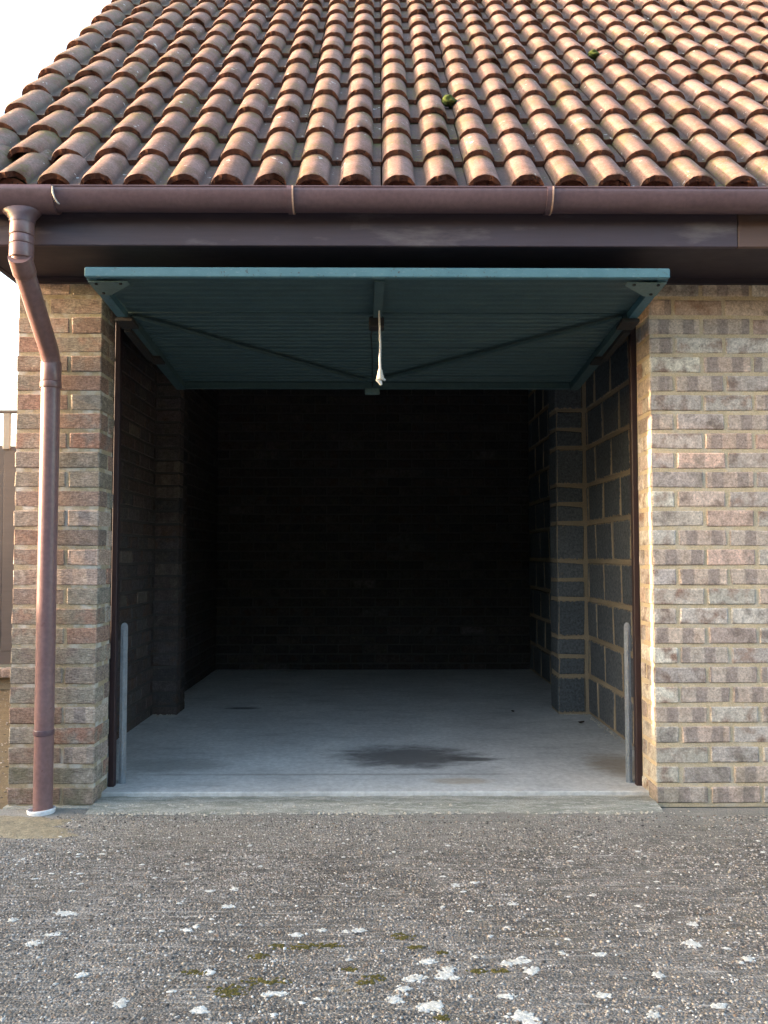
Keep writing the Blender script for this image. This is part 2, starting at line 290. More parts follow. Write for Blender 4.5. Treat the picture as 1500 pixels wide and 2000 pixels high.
# ------------------------------------------------------------------ mesh helpers
class MB:
    def __init__(s): s.v = []; s.f = []; s.mi = []; s.sm = []
    def add(s, vs, fs, mi=0, smooth=False):
        o = len(s.v); s.v += [tuple(v) for v in vs]
        for f in fs: s.f.append(tuple(i + o for i in f)); s.mi.append(mi); s.sm.append(smooth)
    def box(s, x0, x1, y0, y1, z0, z1, mi=0):
        s.add([(x0, y0, z0), (x1, y0, z0), (x1, y1, z0), (x0, y1, z0), (x0, y0, z1), (x1, y0, z1), (x1, y1, z1), (x0, y1, z1)],
              [(0, 3, 2, 1), (4, 5, 6, 7), (0, 1, 5, 4), (1, 2, 6, 5), (2, 3, 7, 6), (3, 0, 4, 7)], mi)
    def cbox(s, cx, cy, cz, w, d, h, ch=.004, jit=0.0, rnd=rng, mi=0):     # chamfered box
        vs = []; idx = {}
        for sx in (-1, 1):
            for sy in (-1, 1):
                for sz in (-1, 1):
                    j = [rnd.uniform(-jit, jit) for _ in range(3)]
                    for a in range(3):
                        c = ch * (1 + (rnd.uniform(-.4, .6) if jit else 0))
                        p = [sx * (w / 2 - c), sy * (d / 2 - c), sz * (h / 2 - c)]
                        p[a] = (sx * w / 2, sy * d / 2, sz * h / 2)[a]
                        idx[(sx, sy, sz, a)] = len(vs); vs.append((cx + p[0] + j[0], cy + p[1] + j[1], cz + p[2] + j[2]))
        fs = []
        for a in range(3):
            b, c = (a + 1) % 3, (a + 2) % 3
            for sa in (-1, 1):
                q = []
                for sb, sc in ((-1, -1), (1, -1), (1, 1), (-1, 1)):
                    k = [0, 0, 0]; k[a] = sa; k[b] = sb; k[c] = sc; q.append(idx[tuple(k) + (a,)])
                fs.append(q if sa > 0 else q[::-1])
            for sb in (-1, 1):
                for sc in (-1, 1):
                    k0 = [0, 0, 0]; k0[a] = -1; k0[b] = sb; k0[c] = sc; k1 = list(k0); k1[a] = 1
                    q = [idx[tuple(k0) + (b,)], idx[tuple(k1) + (b,)], idx[tuple(k1) + (c,)], idx[tuple(k0) + (c,)]]
                    fs.append(q[::-1] if sb * sc > 0 else q)
        for sx in (-1, 1):
            for sy in (-1, 1):
                for sz in (-1, 1):
                    q = [idx[(sx, sy, sz, a)] for a in range(3)]
                    fs.append(q if sx * sy * sz > 0 else q[::-1])
        s.add(vs, fs, mi)
    def prism_x(s, prof, x0, x1, mi=0, smooth=False, nx=1):    # closed profile of (y,z) extruded along x
        n = len(prof); vs = []
        for i in range(nx + 1):
            x = x0 + (x1 - x0) * i / nx
            vs += [(x, y, z) for y, z in prof]
        fs = [(i * n + j, i * n + (j + 1) % n, (i + 1) * n + (j + 1) % n, (i + 1) * n + j) for i in range(nx) for j in range(n)]
        s.add(vs, fs, mi, smooth)
        s.add([vs[j] for j in range(n)], [tuple(range(n))[::-1]], mi); s.add([vs[nx * n + j] for j in range(n)], [tuple(range(n))], mi)
    def tube(s, pts, rad, seg=16, mi=0, cap=True):
        pts = [Vector(p) for p in pts]; rads = rad if isinstance(rad, (list, tuple)) else [rad] * len(pts)
        t0 = (pts[1] - pts[0]).normalized(); u = t0.orthogonal().normalized(); vs = []
        for i, p in enumerate(pts):
            a = (p - pts[i - 1]).normalized() if i else t0
            b = (pts[i + 1] - p).normalized() if i < len(pts) - 1 else a
            t = (a + b).normalized(); u = (u - t * u.dot(t)).normalized(); w = t.cross(u)
            for k in range(seg):
                an = 2 * math.pi * k / seg; vs.append(p + (u * math.cos(an) + w * math.sin(an)) * rads[i])
        n = len(pts)
        s.add(vs, [(i * seg + k, i * seg + (k + 1) % seg, (i + 1) * seg + (k + 1) % seg, (i + 1) * seg + k) for i in range(n - 1) for k in range(seg)], mi, True)
        if cap:
            s.add(vs[:seg], [tuple(range(seg))[::-1]], mi); s.add(vs[-seg:], [tuple(range(seg))], mi)
    def mesh(s, name, mats):
        me = bpy.data.meshes.new(name); me.from_pydata(s.v, [], s.f)
        for m in (mats if isinstance(mats, (list, tuple)) else [mats]): me.materials.append(m)
        me.polygons.foreach_set('material_index', s.mi); me.polygons.foreach_set('use_smooth', s.sm); me.update(); return me
    def build(s, name, mats, parent=None, loc=None, **props):
        return link(name, s.mesh(name, mats), parent, loc, **props)
def link(name, me, parent=None, loc=None, rot=None, **props):
    o = bpy.data.objects.new(name, me); COL.objects.link(o)
    if parent is not None: o.parent = parent
    if loc is not None: o.location = loc
    if rot is not None: o.rotation_euler = rot
    for k, v in props.items(): o[k] = v
    return o
def thing(name, label, cat, loc=(0, 0, 0), group=None):
    o = link(name, None, None, loc); o['label'] = label; o['category'] = cat
    if group: o['group'] = group
    return o

# ------------------------------------------------------------------ key dimensions (metres; front wall face at y = 0)
XL0, XL1, XR0 = -1.493, -1.145, 1.13        # left wall outer edge, opening left, opening right
XIL, XIR = -1.39, 1.31                      # inner wall faces
SOF = 2.163; YB = 3.85; XEND = 4.4
CH = SOF / 27                               # brick course
P = R(45.6); GAUGE = .25
Y0, Z0 = -.409, 2.355                       # first tile row: underside of pan at its nose

# ------------------------------------------------------------------ ground
gb = MB(); gb.add([(-300, -300, -.03), (300, -300, -.03), (300, 300, -.03), (-300, 300, -.03)], [(0, 1, 2, 3)])
gb.build('ground', M_SOIL, kind='structure')
drive = MB()
drive.prism_x([(-9, -.02), (-9, 0), (-.03, 0), (-.03, -.02)], -1.62, 6.0)
drive.prism_x([(-9, -.02), (-9, -.002), (-.42, -.002), (-.42, -.02)], -7.0, -1.62)
driveway = drive.build('driveway', M_DRIVE, kind='structure', label='worn exposed aggregate concrete driveway with pale lichen blotches')

# loose and half-buried pebbles in the surface
nr = np.random.default_rng(3)
def pebbles(n, x0, x1, y0, y1, rmin, rmax, zoff=0.0):
    x = nr.uniform(x0, x1, n); y = nr.uniform(y0, y1, n)
    if n > 20000:      # brushed surface: pebbles thin out along the broom lines
        band = np.sin(y * 118 + 2.2 * np.sin(x * 2.3) + 1.5 * np.sin(y * 17 + x)) + .8 * np.sin(y * 61 + 3 * np.sin(x * 1.1 + 2)) + 1.2 * np.sin(x * 5.1 + y * 3.3) * np.sin(y * 7.7 - x * 2.1)
        k_ = nr.uniform(-2.6, 1.2, n) < band; x, y = x[k_], y[k_]; n = len(x)
    r = rmin + (rmax - rmin) * nr.beta(1.3, 4.0, n)
    ang = np.arange(6) * math.pi / 3; st = nr.uniform(.6, 1.0, n); rot = nr.uniform(0, math.pi, n); h = r * nr.uniform(.3, .7, n)
    vs = np.zeros((n, 13, 3)); jit = nr.uniform(.8, 1.2, (n, 12))
    for ring, (rs, hs_) in enumerate(((1, 0), (.72, .75))):
        a = ang[None, :] + (ring * .5); lx = np.cos(a) * r[:, None] * rs * jit[:, ring * 6:ring * 6 + 6]; ly = np.sin(a) * (r * st)[:, None] * rs * jit[:, ring * 6:ring * 6 + 6]
        vs[:, ring * 6:ring * 6 + 6, 0] = x[:, None] + lx * np.cos(rot)[:, None] - ly * np.sin(rot)[:, None]
        vs[:, ring * 6:ring * 6 + 6, 1] = y[:, None] + lx * np.sin(rot)[:, None] + ly * np.cos(rot)[:, None]
        vs[:, ring * 6:ring * 6 + 6, 2] = (hs_ * h)[:, None] + (-.001 if ring == 0 else 0) + zoff
    vs[:, 12, 0] = x; vs[:, 12, 1] = y; vs[:, 12, 2] = h + zoff
    tri = []
    for k in range(6):
        k2 = (k + 1) % 6; tri += [(k, k2, 6 + k2), (k, 6 + k2, 6 + k), (6 + k, 6 + k2, 12)]
    tri = np.array(tri); F = (tri[None] + (np.arange(n) * 13)[:, None, None]).reshape(-1, 3)
    return vs.reshape(-1, 3), F
def np_mesh(name, V, F, mat):
    me = bpy.data.meshes.new(name); me.vertices.add(len(V)); me.vertices.foreach_set('co', V.astype(np.float32).ravel())
    me.loops.add(F.size); me.loops.foreach_set('vertex_index', F.astype(np.int32).ravel())
    me.polygons.add(len(F)); me.polygons.foreach_set('loop_start', np.arange(0, F.size, 3, dtype=np.int32))
    me.polygons.foreach_set('use_smooth', np.ones(len(F), dtype=bool)); me.materials.append(mat); me.update(calc_edges=True); me.validate(); return me
A = pebbles(125000, -1.75, 2.0, -2.1, -.13, .0014, .0080)
B = pebbles(4000, -4.5, -1.5, -.1, 3.1, .003, .012, -.03)
V = np.vstack([A[0], B[0]]); F = np.vstack([A[1], B[1] + len(A[0])])
link('gravel', np_mesh('gravel', V, F, M_PEB), driveway, kind='stuff')

def blob(rx, ry, h, seed, n=22, rings=3, rough=.28):
    r_ = random.Random(seed); b = MB(); ph = [r_.uniform(0, 6.28) for _ in range(4)]
    vs = [(0, 0, h)]
    for i in range(1, rings + 1):
        t = i / rings
        for k in range(n):
            a = 2 * math.pi * k / n
            q = t * (1 + rough * t * (.5 * math.sin(2 * a + ph[0]) + .35 * math.sin(3 * a + ph[1]) + .3 * math.sin(5 * a + ph[2])) + r_.uniform(-.16, .16) * t)
            vs.append((rx * q * math.cos(a), ry * q * math.sin(a), h * (1 - t ** 2.5) * r_.uniform(.6, 1.2) + (-.001 if i == rings else 0)))
    fs = [(0, 1 + k, 1 + (k + 1) % n) for k in range(n)]
    for i in range(rings - 1):
        fs += [(1 + i * n + k, 1 + (i + 1) * n + k, 1 + (i + 1) * n + (k + 1) % n, 1 + i * n + (k + 1) % n) for k in range(n)]
    b.add(vs, fs, 0, True); return b
LICHEN = [(-.312, -1.607, .033, .022), (-.042, -1.668, .050, .026), (.122, -1.516, .031, .026), (.087, -1.390, .027, .018), (.124, -1.307, .020, .016), (.161, -1.378, .030, .022), (.174, -1.35, .02, .014), (.355, -1.308, .025, .016), (.375, -1.357, .022, .017), (.330, -1.61, .026, .05), (.318, -1.56, .03, .02), (.556, -1.657, .024, .020), (.822, -1.215, .022, .022), (.565, -1.272, .014, .013), (-.876, -1.02, .025, .016), (-.90, -1.01, .016, .01), (-.218, -1.155, .018, .014), (-.048, -1.132, .019, .013), (-.085, -1.137, .012, .009), (-.717, -1.368, .015, .014), (-.408, -1.357, .016, .014), (-.432, -.975, .018, .013), (-.506, -.86, .014, .01), (-.434, -.845, .014, .012), (.394, -.962, .014, .01), (.518, -1.472, .020, .012), (.868, -1.10, .014, .012), (.322, -1.32, .018, .013), (.04, -1.49, .018, .015), (.296, -1.475, .022, .012), (.68, -1.38, .016, .013), (-.90, -1.20, .022, .016), (-1.015, -1.06, .012, .01), (-.517, -1.125, .016, .01), (.61, -1.555, .014, .013), (-.396, -1.53, .026, .013), (-.44, -1.625, .028, .016), (-.24, -1.46, .03, .012), (-.87, -1.15, .02, .012), (.06, -1.44, .018, .014), (.93, -1.30, .018, .014), (-.66, -1.63, .018, .02), (-.58, -1.5, .016, .02), (.77, -1.52, .02, .012), (-.15, -1.13, .012, .009), (.24, -.82, .012, .012), (.64, -.90, .012, .008), (.3, -.80, .014, .008)]
def lichen(a, b, seed):
    r_ = random.Random(seed); mb = blob(a * .86, b * .88, .0018, seed, 28, 4, .30)
    for _ in range(int(5 + 180 * a)):
        t = r_.uniform(0, 6.28); q = r_.uniform(.75, 1.15); s_ = r_.uniform(.06, .18) * min(a, b) + .0012
        c = blob(s_ * 1.4, s_, .0022, r_.randint(0, 99999), 9, 2, .5)
        mb.add([(vx + a * q * math.cos(t), vy + b * q * math.sin(t), vz) for vx, vy, vz in c.v], c.f, 0, True)
    return mb
for i, (x, y, a, b) in enumerate(LICHEN):
    lichen(a, b, 100 + i).build('lichen_patch', M_LICH, driveway, (x, y, .0015))
cl = [rng.uniform(XL1 + .05, XR0 - .05) for _ in range(26)]
cr = pebbles(620, 0, 1, 0, 1, .003, .014, .003); cv = cr[0].reshape(-1, 13, 3)
for q in cv:
    q[:, 0] += (cl[rng.randint(0, 25)] + rng.gauss(0, .07)) - q[12, 0]; q[:, 1] += (rng.choice((-.105, -.1, -.018)) + rng.gauss(0, .008)) - q[12, 1]
    q[:, 2] += .006 if q[12, 1] > -.06 else 0
for i, q in enumerate(cv[:170]):
    if i < 110: tx, ty = 1.305 - abs(rng.gauss(0, .022)), rng.uniform(.75, 1.8)
    elif i < 140: tx, ty = rng.uniform(1.12, 1.30), 1.80 - abs(rng.gauss(0, .015))
    else: tx, ty = rng.uniform(-1.39, -1.22), 1.80 - abs(rng.gauss(0, .02))
    q[:, 0] += tx - q[12, 0]; q[:, 1] += ty - q[12, 1]; q[:, 2] += .030 - (q[:, 2].min())
link('crumbs', np_mesh('crumbs', cv.reshape(-1, 3), cr[1], M_CRUMB), driveway, kind='stuff')
sl_ = MB()
for i in range(200):
    x, y = rng.uniform(-1.5, 1.6), rng.uniform(-1.75, -.35); s_ = rng.uniform(.002, .0075)
    c = blob(s_ * 1.5, s_, .002, i, 10, 2, .5); sl_.add([(vx + x, vy + y, vz + .0015) for vx, vy, vz in c.v], c.f, 0, True)
sl_.build('lichen_specks', M_LICH, driveway, kind='stuff')
MOSS = [(-.205, -1.225, .055, .018), (-.13, -1.22, .03, .012), (-.30, -1.275, .018, .012), (-.44, -1.36, .026, .013), (-.352, -1.446, .04, .028), (-.268, -1.405, .045, .02), (.068, -1.17, .022, .02), (-.005, -1.385, .022, .014), (-.03, -1.41, .016, .01), (.10, -1.23, .014, .008), (.245, -1.355, .02, .008), (.30, -1.355, .016, .007), (.14, -1.565, .014, .01), (-.26, -1.22, .014, .01), (-.07, -1.345, .012, .008), (.165, -1.26, .01, .006)]
for i, (x, y, a, b) in enumerate(MOSS):
    a *= .72; b *= .6
    mb = MB(); r_ = random.Random(i)
    for _ in range(26):
        t = r_.uniform(0, 6.28); q = 1.25 * r_.random(); s_ = r_.uniform(.10, .26) * min(a, b * 1.6)
        c = blob(s_ * 1.3, s_, s_ * .4, r_.randint(0, 9999), 10, 2, .4)
        mb.add([(vx + a * q * math.cos(t), vy + b * q * math.sin(t), vz) for vx, vy, vz in c.v], c.f, 0, True)
    for _ in range(26):
        t = r_.uniform(0, 6.28); q = r_.random() ** .6 * 2.0; s_ = r_.uniform(.0018, .005)
        c = blob(s_ * 1.4, s_, .002, r_.randint(0, 9999), 8, 2, .4)
        mb.add([(vx + a * q * math.cos(t), vy + b * q * math.sin(t), vz) for vx, vy, vz in c.v], c.f, 0, True)
    mb.build('moss_patch', M_MOSS, driveway, (x, y, .001))
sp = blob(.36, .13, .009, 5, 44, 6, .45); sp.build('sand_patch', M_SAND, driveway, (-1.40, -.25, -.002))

# threshold apron between driveway and slab
th = MB(); n = 90
prof = [(-.14, -.012), (-.085, .004), (-.04, .010), (.0, .0135), (.045, .016), (.055, .012), (.10, .013)]
vs = []
for i in range(n + 1):
    x = XL1 + (XR0 - XL1) * i / n
    for j, (y, z) in enumerate(prof): vs.append((x, y + ((rng.uniform(-.007, .007) + (.022 * math.sin(i * .37) * math.sin(i * .151 + 1) if j < 3 else 0)) if 0 < j < 6 else 0), z + (rng.uniform(-.0018, .0018) if j else 0)))
m_ = len(prof)
th.add(vs, [(i * m_ + j, (i + 1) * m_ + j, (i + 1) * m_ + j + 1, i * m_ + j + 1) for i in range(n) for j in range(m_ - 1)], 0, True)
th.build('threshold', M_SILL, kind='structure')

# ------------------------------------------------------------------ the garage
garage = thing('garage', 'brick garage with brown tiled roof and its teal door swung open over a dark bay', 'garage')
def part(name, mb, mat, parent=garage, **k): return mb.build(name, mat, parent, **k)
fl = MB(); fl.prism_x([(.102, -.02), (.100, .026), (.104, .030), (YB + .05, .030), (YB + .05, -.02)], XIL - .05, XIR + .05)
part('floor', fl, M_FLOOR)

# --- masonry
cache = {}
def brick_mesh(w, d, h, mat, ch=.004, jit=.0016):
    key = (round(w, 3), round(d, 3), round(h, 3), mat.name, rng.randint(0, 3))
    if key not in cache:
        b = MB(); b.cbox(0, 0, 0, w, d, h, ch, jit); cache[key] = b.mesh('brick', mat)
    return cache[key]
nb = [0]
def brick(parent, x0, x1, y0, y1, z0, mat, name='brick', h=None):
    h = h or (CH - (.0150 if mat is M_BR else .0135))
    jz = rng.uniform(-.0012, .0012)
    nb[0] += name == 'brick'
    return link(name, brick_mesh(x1 - x0, y1 - y0, h, mat), parent, ((x0 + x1) / 2, (y0 + y1) / 2, z0 + CH / 2 if name == 'brick' else z0 + h / 2),
                (rng.uniform(-.004, .004), rng.uniform(-.005, .005), rng.uniform(-.002, .002)))
J = .0135
# left pier beside the opening
lw = MB(); lw.box(XL0 + .004, XL1 - .003, .0035, .172, -.03, SOF + .02); left_wall = part('front_wall', lw, M_ML)
for c in range(27):
    z = c * CH + .003; o = rng.uniform(-.002, .002)
    if c % 2 == 0:
        brick(left_wall, XL0 + o, -1.281 + o, 0 + o, .103, z, M_BL); brick(left_wall, -1.270 + o, XL1 + o, -.001 + o, .172, z, M_BL)
    else:
        brick(left_wall, XL0 + o, -1.376, 0 + o, .103, z, M_BL); brick(left_wall, -1.364, XL1 + o, o, .103, z, M_BL)
        brick(left_wall, -1.36, XL1 + .002 + o, .114, .176, z, M_BL)
# right front wall
rw = MB(); rw.box(XR0 + .003, XEND - .005, .0035, .19, -.03, SOF + .02); right_wall = part('front_wall', rw, M_MR)
bulk = MB()
for c in range(27):
    z = c * CH + .003; x = XR0; first = True
    while x < XEND - .12:
        w = (.109 if c % 2 else .2255) if first else .211
        o = rng.uniform(-.0012, .0012); x1 = min(x + w - J + rng.uniform(-.002, .002), XEND)
        if x < 1.62: brick(right_wall, x, x1, -.001 + o, .172 if (first and c % 2) else .103, z, M_BR)
        else: bulk.cbox((x + x1) / 2, .05 + o, z + CH / 2, x1 - x, .103, CH - J, .004, .0012)
        if first and c % 2 == 0: brick(right_wall, XR0 - .001 + o, XR0 + .2, .114, .178, z, M_BR)
        x += w; first = False
part('brick', bulk, M_BS, right_wall, kind='stuff')
# black strip paints the shade of the base gap by the right wall, lime crumbs along it
ej = MB(); ej.box(XR0 + .002, XEND, -.0295, -.004, -.02, -.0035); ej.build('gap_shade_strip', M_BLACK, driveway)
ft = MB(); ft.cbox((XL0 + XL1) / 2 - .008, .03, -.014, XL1 - XL0 + .01, .10, .036, .006, .002); part('footing', ft, M_SILL)
# left side wall (one brick thick; inner halves coloured darker for the interior shade)
def gable_poly(y0, y1):
    rt = lambda y: Z0 + (y - Y0) * math.tan(P) - .075
    yr = 2.05
    return [(y0, -.03), (y1, -.03), (y1, min(rt(2 * yr - y1), rt(y1))), (yr, rt(yr)), (y0, rt(y0))]
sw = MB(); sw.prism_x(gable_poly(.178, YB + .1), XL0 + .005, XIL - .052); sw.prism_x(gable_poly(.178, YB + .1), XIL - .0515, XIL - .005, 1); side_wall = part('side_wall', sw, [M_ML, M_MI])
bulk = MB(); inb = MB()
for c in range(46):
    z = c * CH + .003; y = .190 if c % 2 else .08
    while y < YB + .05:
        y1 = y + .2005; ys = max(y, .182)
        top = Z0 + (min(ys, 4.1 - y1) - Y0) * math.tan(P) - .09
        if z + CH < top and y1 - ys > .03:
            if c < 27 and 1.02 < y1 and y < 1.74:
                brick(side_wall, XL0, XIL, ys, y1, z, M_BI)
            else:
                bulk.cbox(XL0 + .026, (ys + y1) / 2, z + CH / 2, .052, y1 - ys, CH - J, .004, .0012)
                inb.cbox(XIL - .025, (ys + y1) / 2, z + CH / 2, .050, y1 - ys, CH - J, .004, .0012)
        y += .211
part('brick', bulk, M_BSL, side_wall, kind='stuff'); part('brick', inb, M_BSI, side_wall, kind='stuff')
# inner brick pier on the left
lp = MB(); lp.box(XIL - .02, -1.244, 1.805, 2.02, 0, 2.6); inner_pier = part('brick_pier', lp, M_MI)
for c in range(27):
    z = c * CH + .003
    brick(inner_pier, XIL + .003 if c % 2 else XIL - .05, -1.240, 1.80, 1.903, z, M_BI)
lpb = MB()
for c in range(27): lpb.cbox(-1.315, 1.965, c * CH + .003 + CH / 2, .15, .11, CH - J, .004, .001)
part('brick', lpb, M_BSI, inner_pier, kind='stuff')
# right block wall with its pier
bw = MB(); bw.prism_x(gable_poly(.192, YB + .1), XIR + .006, XIR + .14); block_wall = part('block_wall', bw, M_MB)
BH = .2365
def block(parent, x0, x1, y0, y1, z0, h):
    key = (round(x1 - x0, 3), round(y1 - y0, 3), round(h, 3), 'blk', rng.randint(0, 2))
    if key not in cache:
        b = MB(); b.cbox(0, 0, 0, x1 - x0, y1 - y0, h, .007, .004); cache[key] = b.mesh('concrete_block', M_BLK)
    link('concrete_block', cache[key], parent, ((x0 + x1) / 2, (y0 + y1) / 2, z0 + h / 2), (rng.uniform(-.006, .006), 0, rng.uniform(-.004, .004)))
for r_ in range(16):
    z = .03 + r_ * BH; y = .20 - (.17 if r_ % 2 else 0)
    while y < YB:
        ys, ye = max(y, .2), min(y + .335, YB - .002)
        if ye - ys > .04 and z + BH < Z0 + (min(ys, 4.1 - ye) - Y0) * math.tan(P) - .09: block(block_wall, XIR, XIR + .13, ys + .003, ye - .003, z + .009, BH - .020)
        y += .35
bp = MB(); bp.box(1.124, XIR + .02, 1.806, 2.02, 0, 2.6); block_pier = part('block_pier', bp, M_MB)
z = .032
for u in range(16):
    h = BH if u % 3 == 0 else BH / 2
    if z + h > 2.6: break
    block(block_pier, 1.118, XIR - .022, 1.80, 2.015, z + .008, h - .020); z += h
# back wall
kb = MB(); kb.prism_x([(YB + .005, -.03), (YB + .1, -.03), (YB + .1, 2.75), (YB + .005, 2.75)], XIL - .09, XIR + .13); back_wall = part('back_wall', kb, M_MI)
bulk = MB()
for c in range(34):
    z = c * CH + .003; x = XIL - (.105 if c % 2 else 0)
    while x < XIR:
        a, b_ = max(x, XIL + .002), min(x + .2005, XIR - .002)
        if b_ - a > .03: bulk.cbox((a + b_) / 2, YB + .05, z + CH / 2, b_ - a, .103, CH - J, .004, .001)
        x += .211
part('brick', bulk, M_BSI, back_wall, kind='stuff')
# lintel over the opening
li = MB(); li.box(XL1 - .2, XR0 + .15, .178, .28, 2.06, 2.85); part('lintel', li, M_SOF)
# door frame posts and head
for x0, x1 in ((XL1 - .002, -1.122), (1.106, XR0 + .002)):
    f = MB(); f.cbox((x0 + x1) / 2, .198, 1.045, x1 - x0, .034, 2.07, .003); part('door_frame', f, M_FRAME)
f = MB(); f.cbox(0, .215, 2.06, XR0 - XL1 - .06, .068, .07, .003); part('door_frame', f, M_FRAME)
# short galvanised guide rails behind the frame
for sx, x0, x1 in ((-1, -1.117, -1.087), (1, 1.075, 1.102)):
    g = MB()
    g.box(x0, x1, .232, .238, .031, .70); g.box(x0 if sx < 0 else x1 - .004, x0 + .004 if sx < 0 else x1, .2385, .27, .031, .70)
    g.box(x0 + .011, x0 + .015, .226, .232, .031, .69)
    vs = [((x0 + x1) / 2 + .5 * (x1 - x0) * math.cos(a), y, .70 + .020 * math.sin(a)) for y in (.232, .238) for a in [math.pi * i / 8 for i in range(9)]]
    g.add(vs, [tuple(range(9)), tuple(range(9, 18))[::-1]] + [(i, i + 9, i + 10, i + 1) for i in range(8)])
    part('guide_rail', g, M_GALV)

# --- eaves: soffit, fascia, gutter
s_ = MB(); s_.box(XL0 - .012, XEND, -.37, .012, SOF, SOF + .012); s_.box(XL0 - .012, XEND, -.02, .004, SOF - .022, SOF - .0005); part('soffit', s_, M_SOF)
f = MB(); f.cbox((-1.72 + 1.338) / 2, -.381, 2.262, 1.338 + 1.72, .022, .208, .003); part('fascia_board', f, M_FAS)
f = MB(); f.cbox((1.340 + XEND) / 2, -.380, 2.262, XEND - 1.340, .022, .208, .003); part('fascia_board', f, M_FAS2, label='reddish brown fascia board at the right end, coloured as lit by bounced sun')  # warmer board colour paints the bounced sunlight here
bx = MB(); bx.prism_x([(-.368, 2.158), (.18, 2.158), (.18, 2.90), (-.368, 2.33)], XL0 - .034, XL0 - .013); part('box_end', bx, M_SOF)
barge = MB(); rt = lambda y: Z0 + (y - Y0) * math.tan(P)
barge.prism_x([(-.36, rt(-.36) - .19), (-.36, rt(-.36) - .03), (2.05, rt(2.05) - .03), (2.05, rt(2.05) - .21)], XL0 - .075, XL0 - .050)
part('barge_board', barge, M_FAS)
def gutter_profile(r, t, cy=-.450, cz=2.334, depth=.072, n=20):
    out = [(cy - r * math.cos(a), cz - depth * (math.sin(a) ** .85 if math.sin(a) > 0 else 0)) for a in [math.pi * i / n for i in range(n + 1)]]
    inn = [(cy - (r - t) * math.cos(a), cz - (depth - t) * (math.sin(a) ** .85 if math.sin(a) > 0 else 0) + .001) for a in [math.pi * i / n for i in range(n, -1, -1)]]
    return out + inn
def gut(name, x0, x1, r, t, depth, mat, parent=garage, **k):
    b = MB(); b.prism_x(gutter_profile(r, t, depth=depth), x0, x1, 0, True); return part(name, b, mat, parent, **k)
g = gut('gutter', -1.70, XEND, .056, .003, .072, M_GUT)
lip = MB(); lip.tube([(-1.70, -.505, 2.333), (XEND, -.505, 2.333)], .0035, 8); part('gutter_lip', lip, M_GUT, g)
for x in (-.318, .617, 1.98, 3.3):
    u = gut('gutter_union', x - .009, x + .009, .0605, .004, .0775, M_GUT, g)
    gut('gutter_union', x + .0092, x + .0145, .0614, .004, .0785, M_GLINT, g, label='thin copper toned glint painted along the edge of the gutter joint')  # light copper strip paints the glint on the joint
outlet = MB()
outlet.prism_x(gutter_profile(.063, .006, depth=.080), -1.425, -1.165, 0, True)
prof = [(.078, 2.290, .030), (.080, 2.272, .038), (.072, 2.257, .044), (.058, 2.244, .0445), (.0465, 2.232, .0445), (.0445, 2.215, .0445)]
OX, OY = -1.292, -.450
vs = []; sg = 24
for r_, z, ry_ in prof: vs += [(OX + r_ * math.cos(2 * math.pi * k / sg), OY + ry_ * math.sin(2 * math.pi * k / sg), z) for k in range(sg)]
outlet.add(vs, [(i * sg + k, i * sg + (k + 1) % sg, (i + 1) * sg + (k + 1) % sg, (i + 1) * sg + k)[::-1] for i in range(len(prof) - 1) for k in range(sg)], 0, True)
part('gutter_outlet', outlet, M_GUT, g)
sb = MB(); sb.tube([(-1.161, -.512, 2.328), (-1.159, -.513, 2.305), (-1.154, -.509, 2.288), (-1.147, -.500, 2.274), (-1.141, -.494, 2.270)], [.0025, .0035, .0028, .003, .002], 8); part('sealant_bead', sb, M_SEAL, g)

# --- downpipe
DX, DY = -1.326, -.066
def arc(p0, p1, p2, n=6): # quadratic bend
    p0, p1, p2 = map(Vector, (p0, p1, p2)); return [p0.lerp(p1, t).lerp(p1.lerp(p2, t), t) for t in [i / n for i in range(n + 1)]]
A_, B_ = Vector((OX, OY, 2.075)), Vector((DX, DY, 1.815)); dr = (B_ - A_).normalized()
d = MB(); path = [(OX, OY, 2.235), (OX, OY, 2.135)] + arc((OX, OY, 2.105), A_, A_ + dr * .035) + arc(B_ - dr * .05, B_, (DX, DY, 1.765)) + [(DX, DY, 1.70), (DX, DY, .9), (DX + .002, DY, -.02)]
d.tube(path, .0375, 28, cap=False)
pipe = part('downpipe', d, M_PIPE)
def ring(z0, z1, r, x=DX, y=DY, name='pipe_collar', mat=M_RING):
    b = MB(); b.tube([(x, y, z1 + .0015), (x, y, z1), (x, y, z1 - .0015), (x, y, z0 + .0015), (x, y, z0), (x, y, z0 - .0015)], [r - .003, r - .0004, r, r, r - .0004, r - .003], 28); part(name, b, mat, pipe)
ring(2.172, 2.236, .0425, OX, OY); ring(2.139, 2.168, .0418, OX, OY, mat=M_PIPE); ring(2.088, 2.1355, .0425, OX, OY)
b = MB(); p0 = A_ + dr * .02; b.tube([p0 - dr * .045, p0, p0 + dr * .03, p0 + dr * .034], [.0405, .0415, .0415, .038], 28); part('pipe_collar', b, M_RING, pipe)
ring(1.716, 1.795, .0405, mat=M_PIPE); ring(1.690, 1.7135, .042)
ring(.302, .322, .0405, name='pipe_clip', mat=M_GUT)

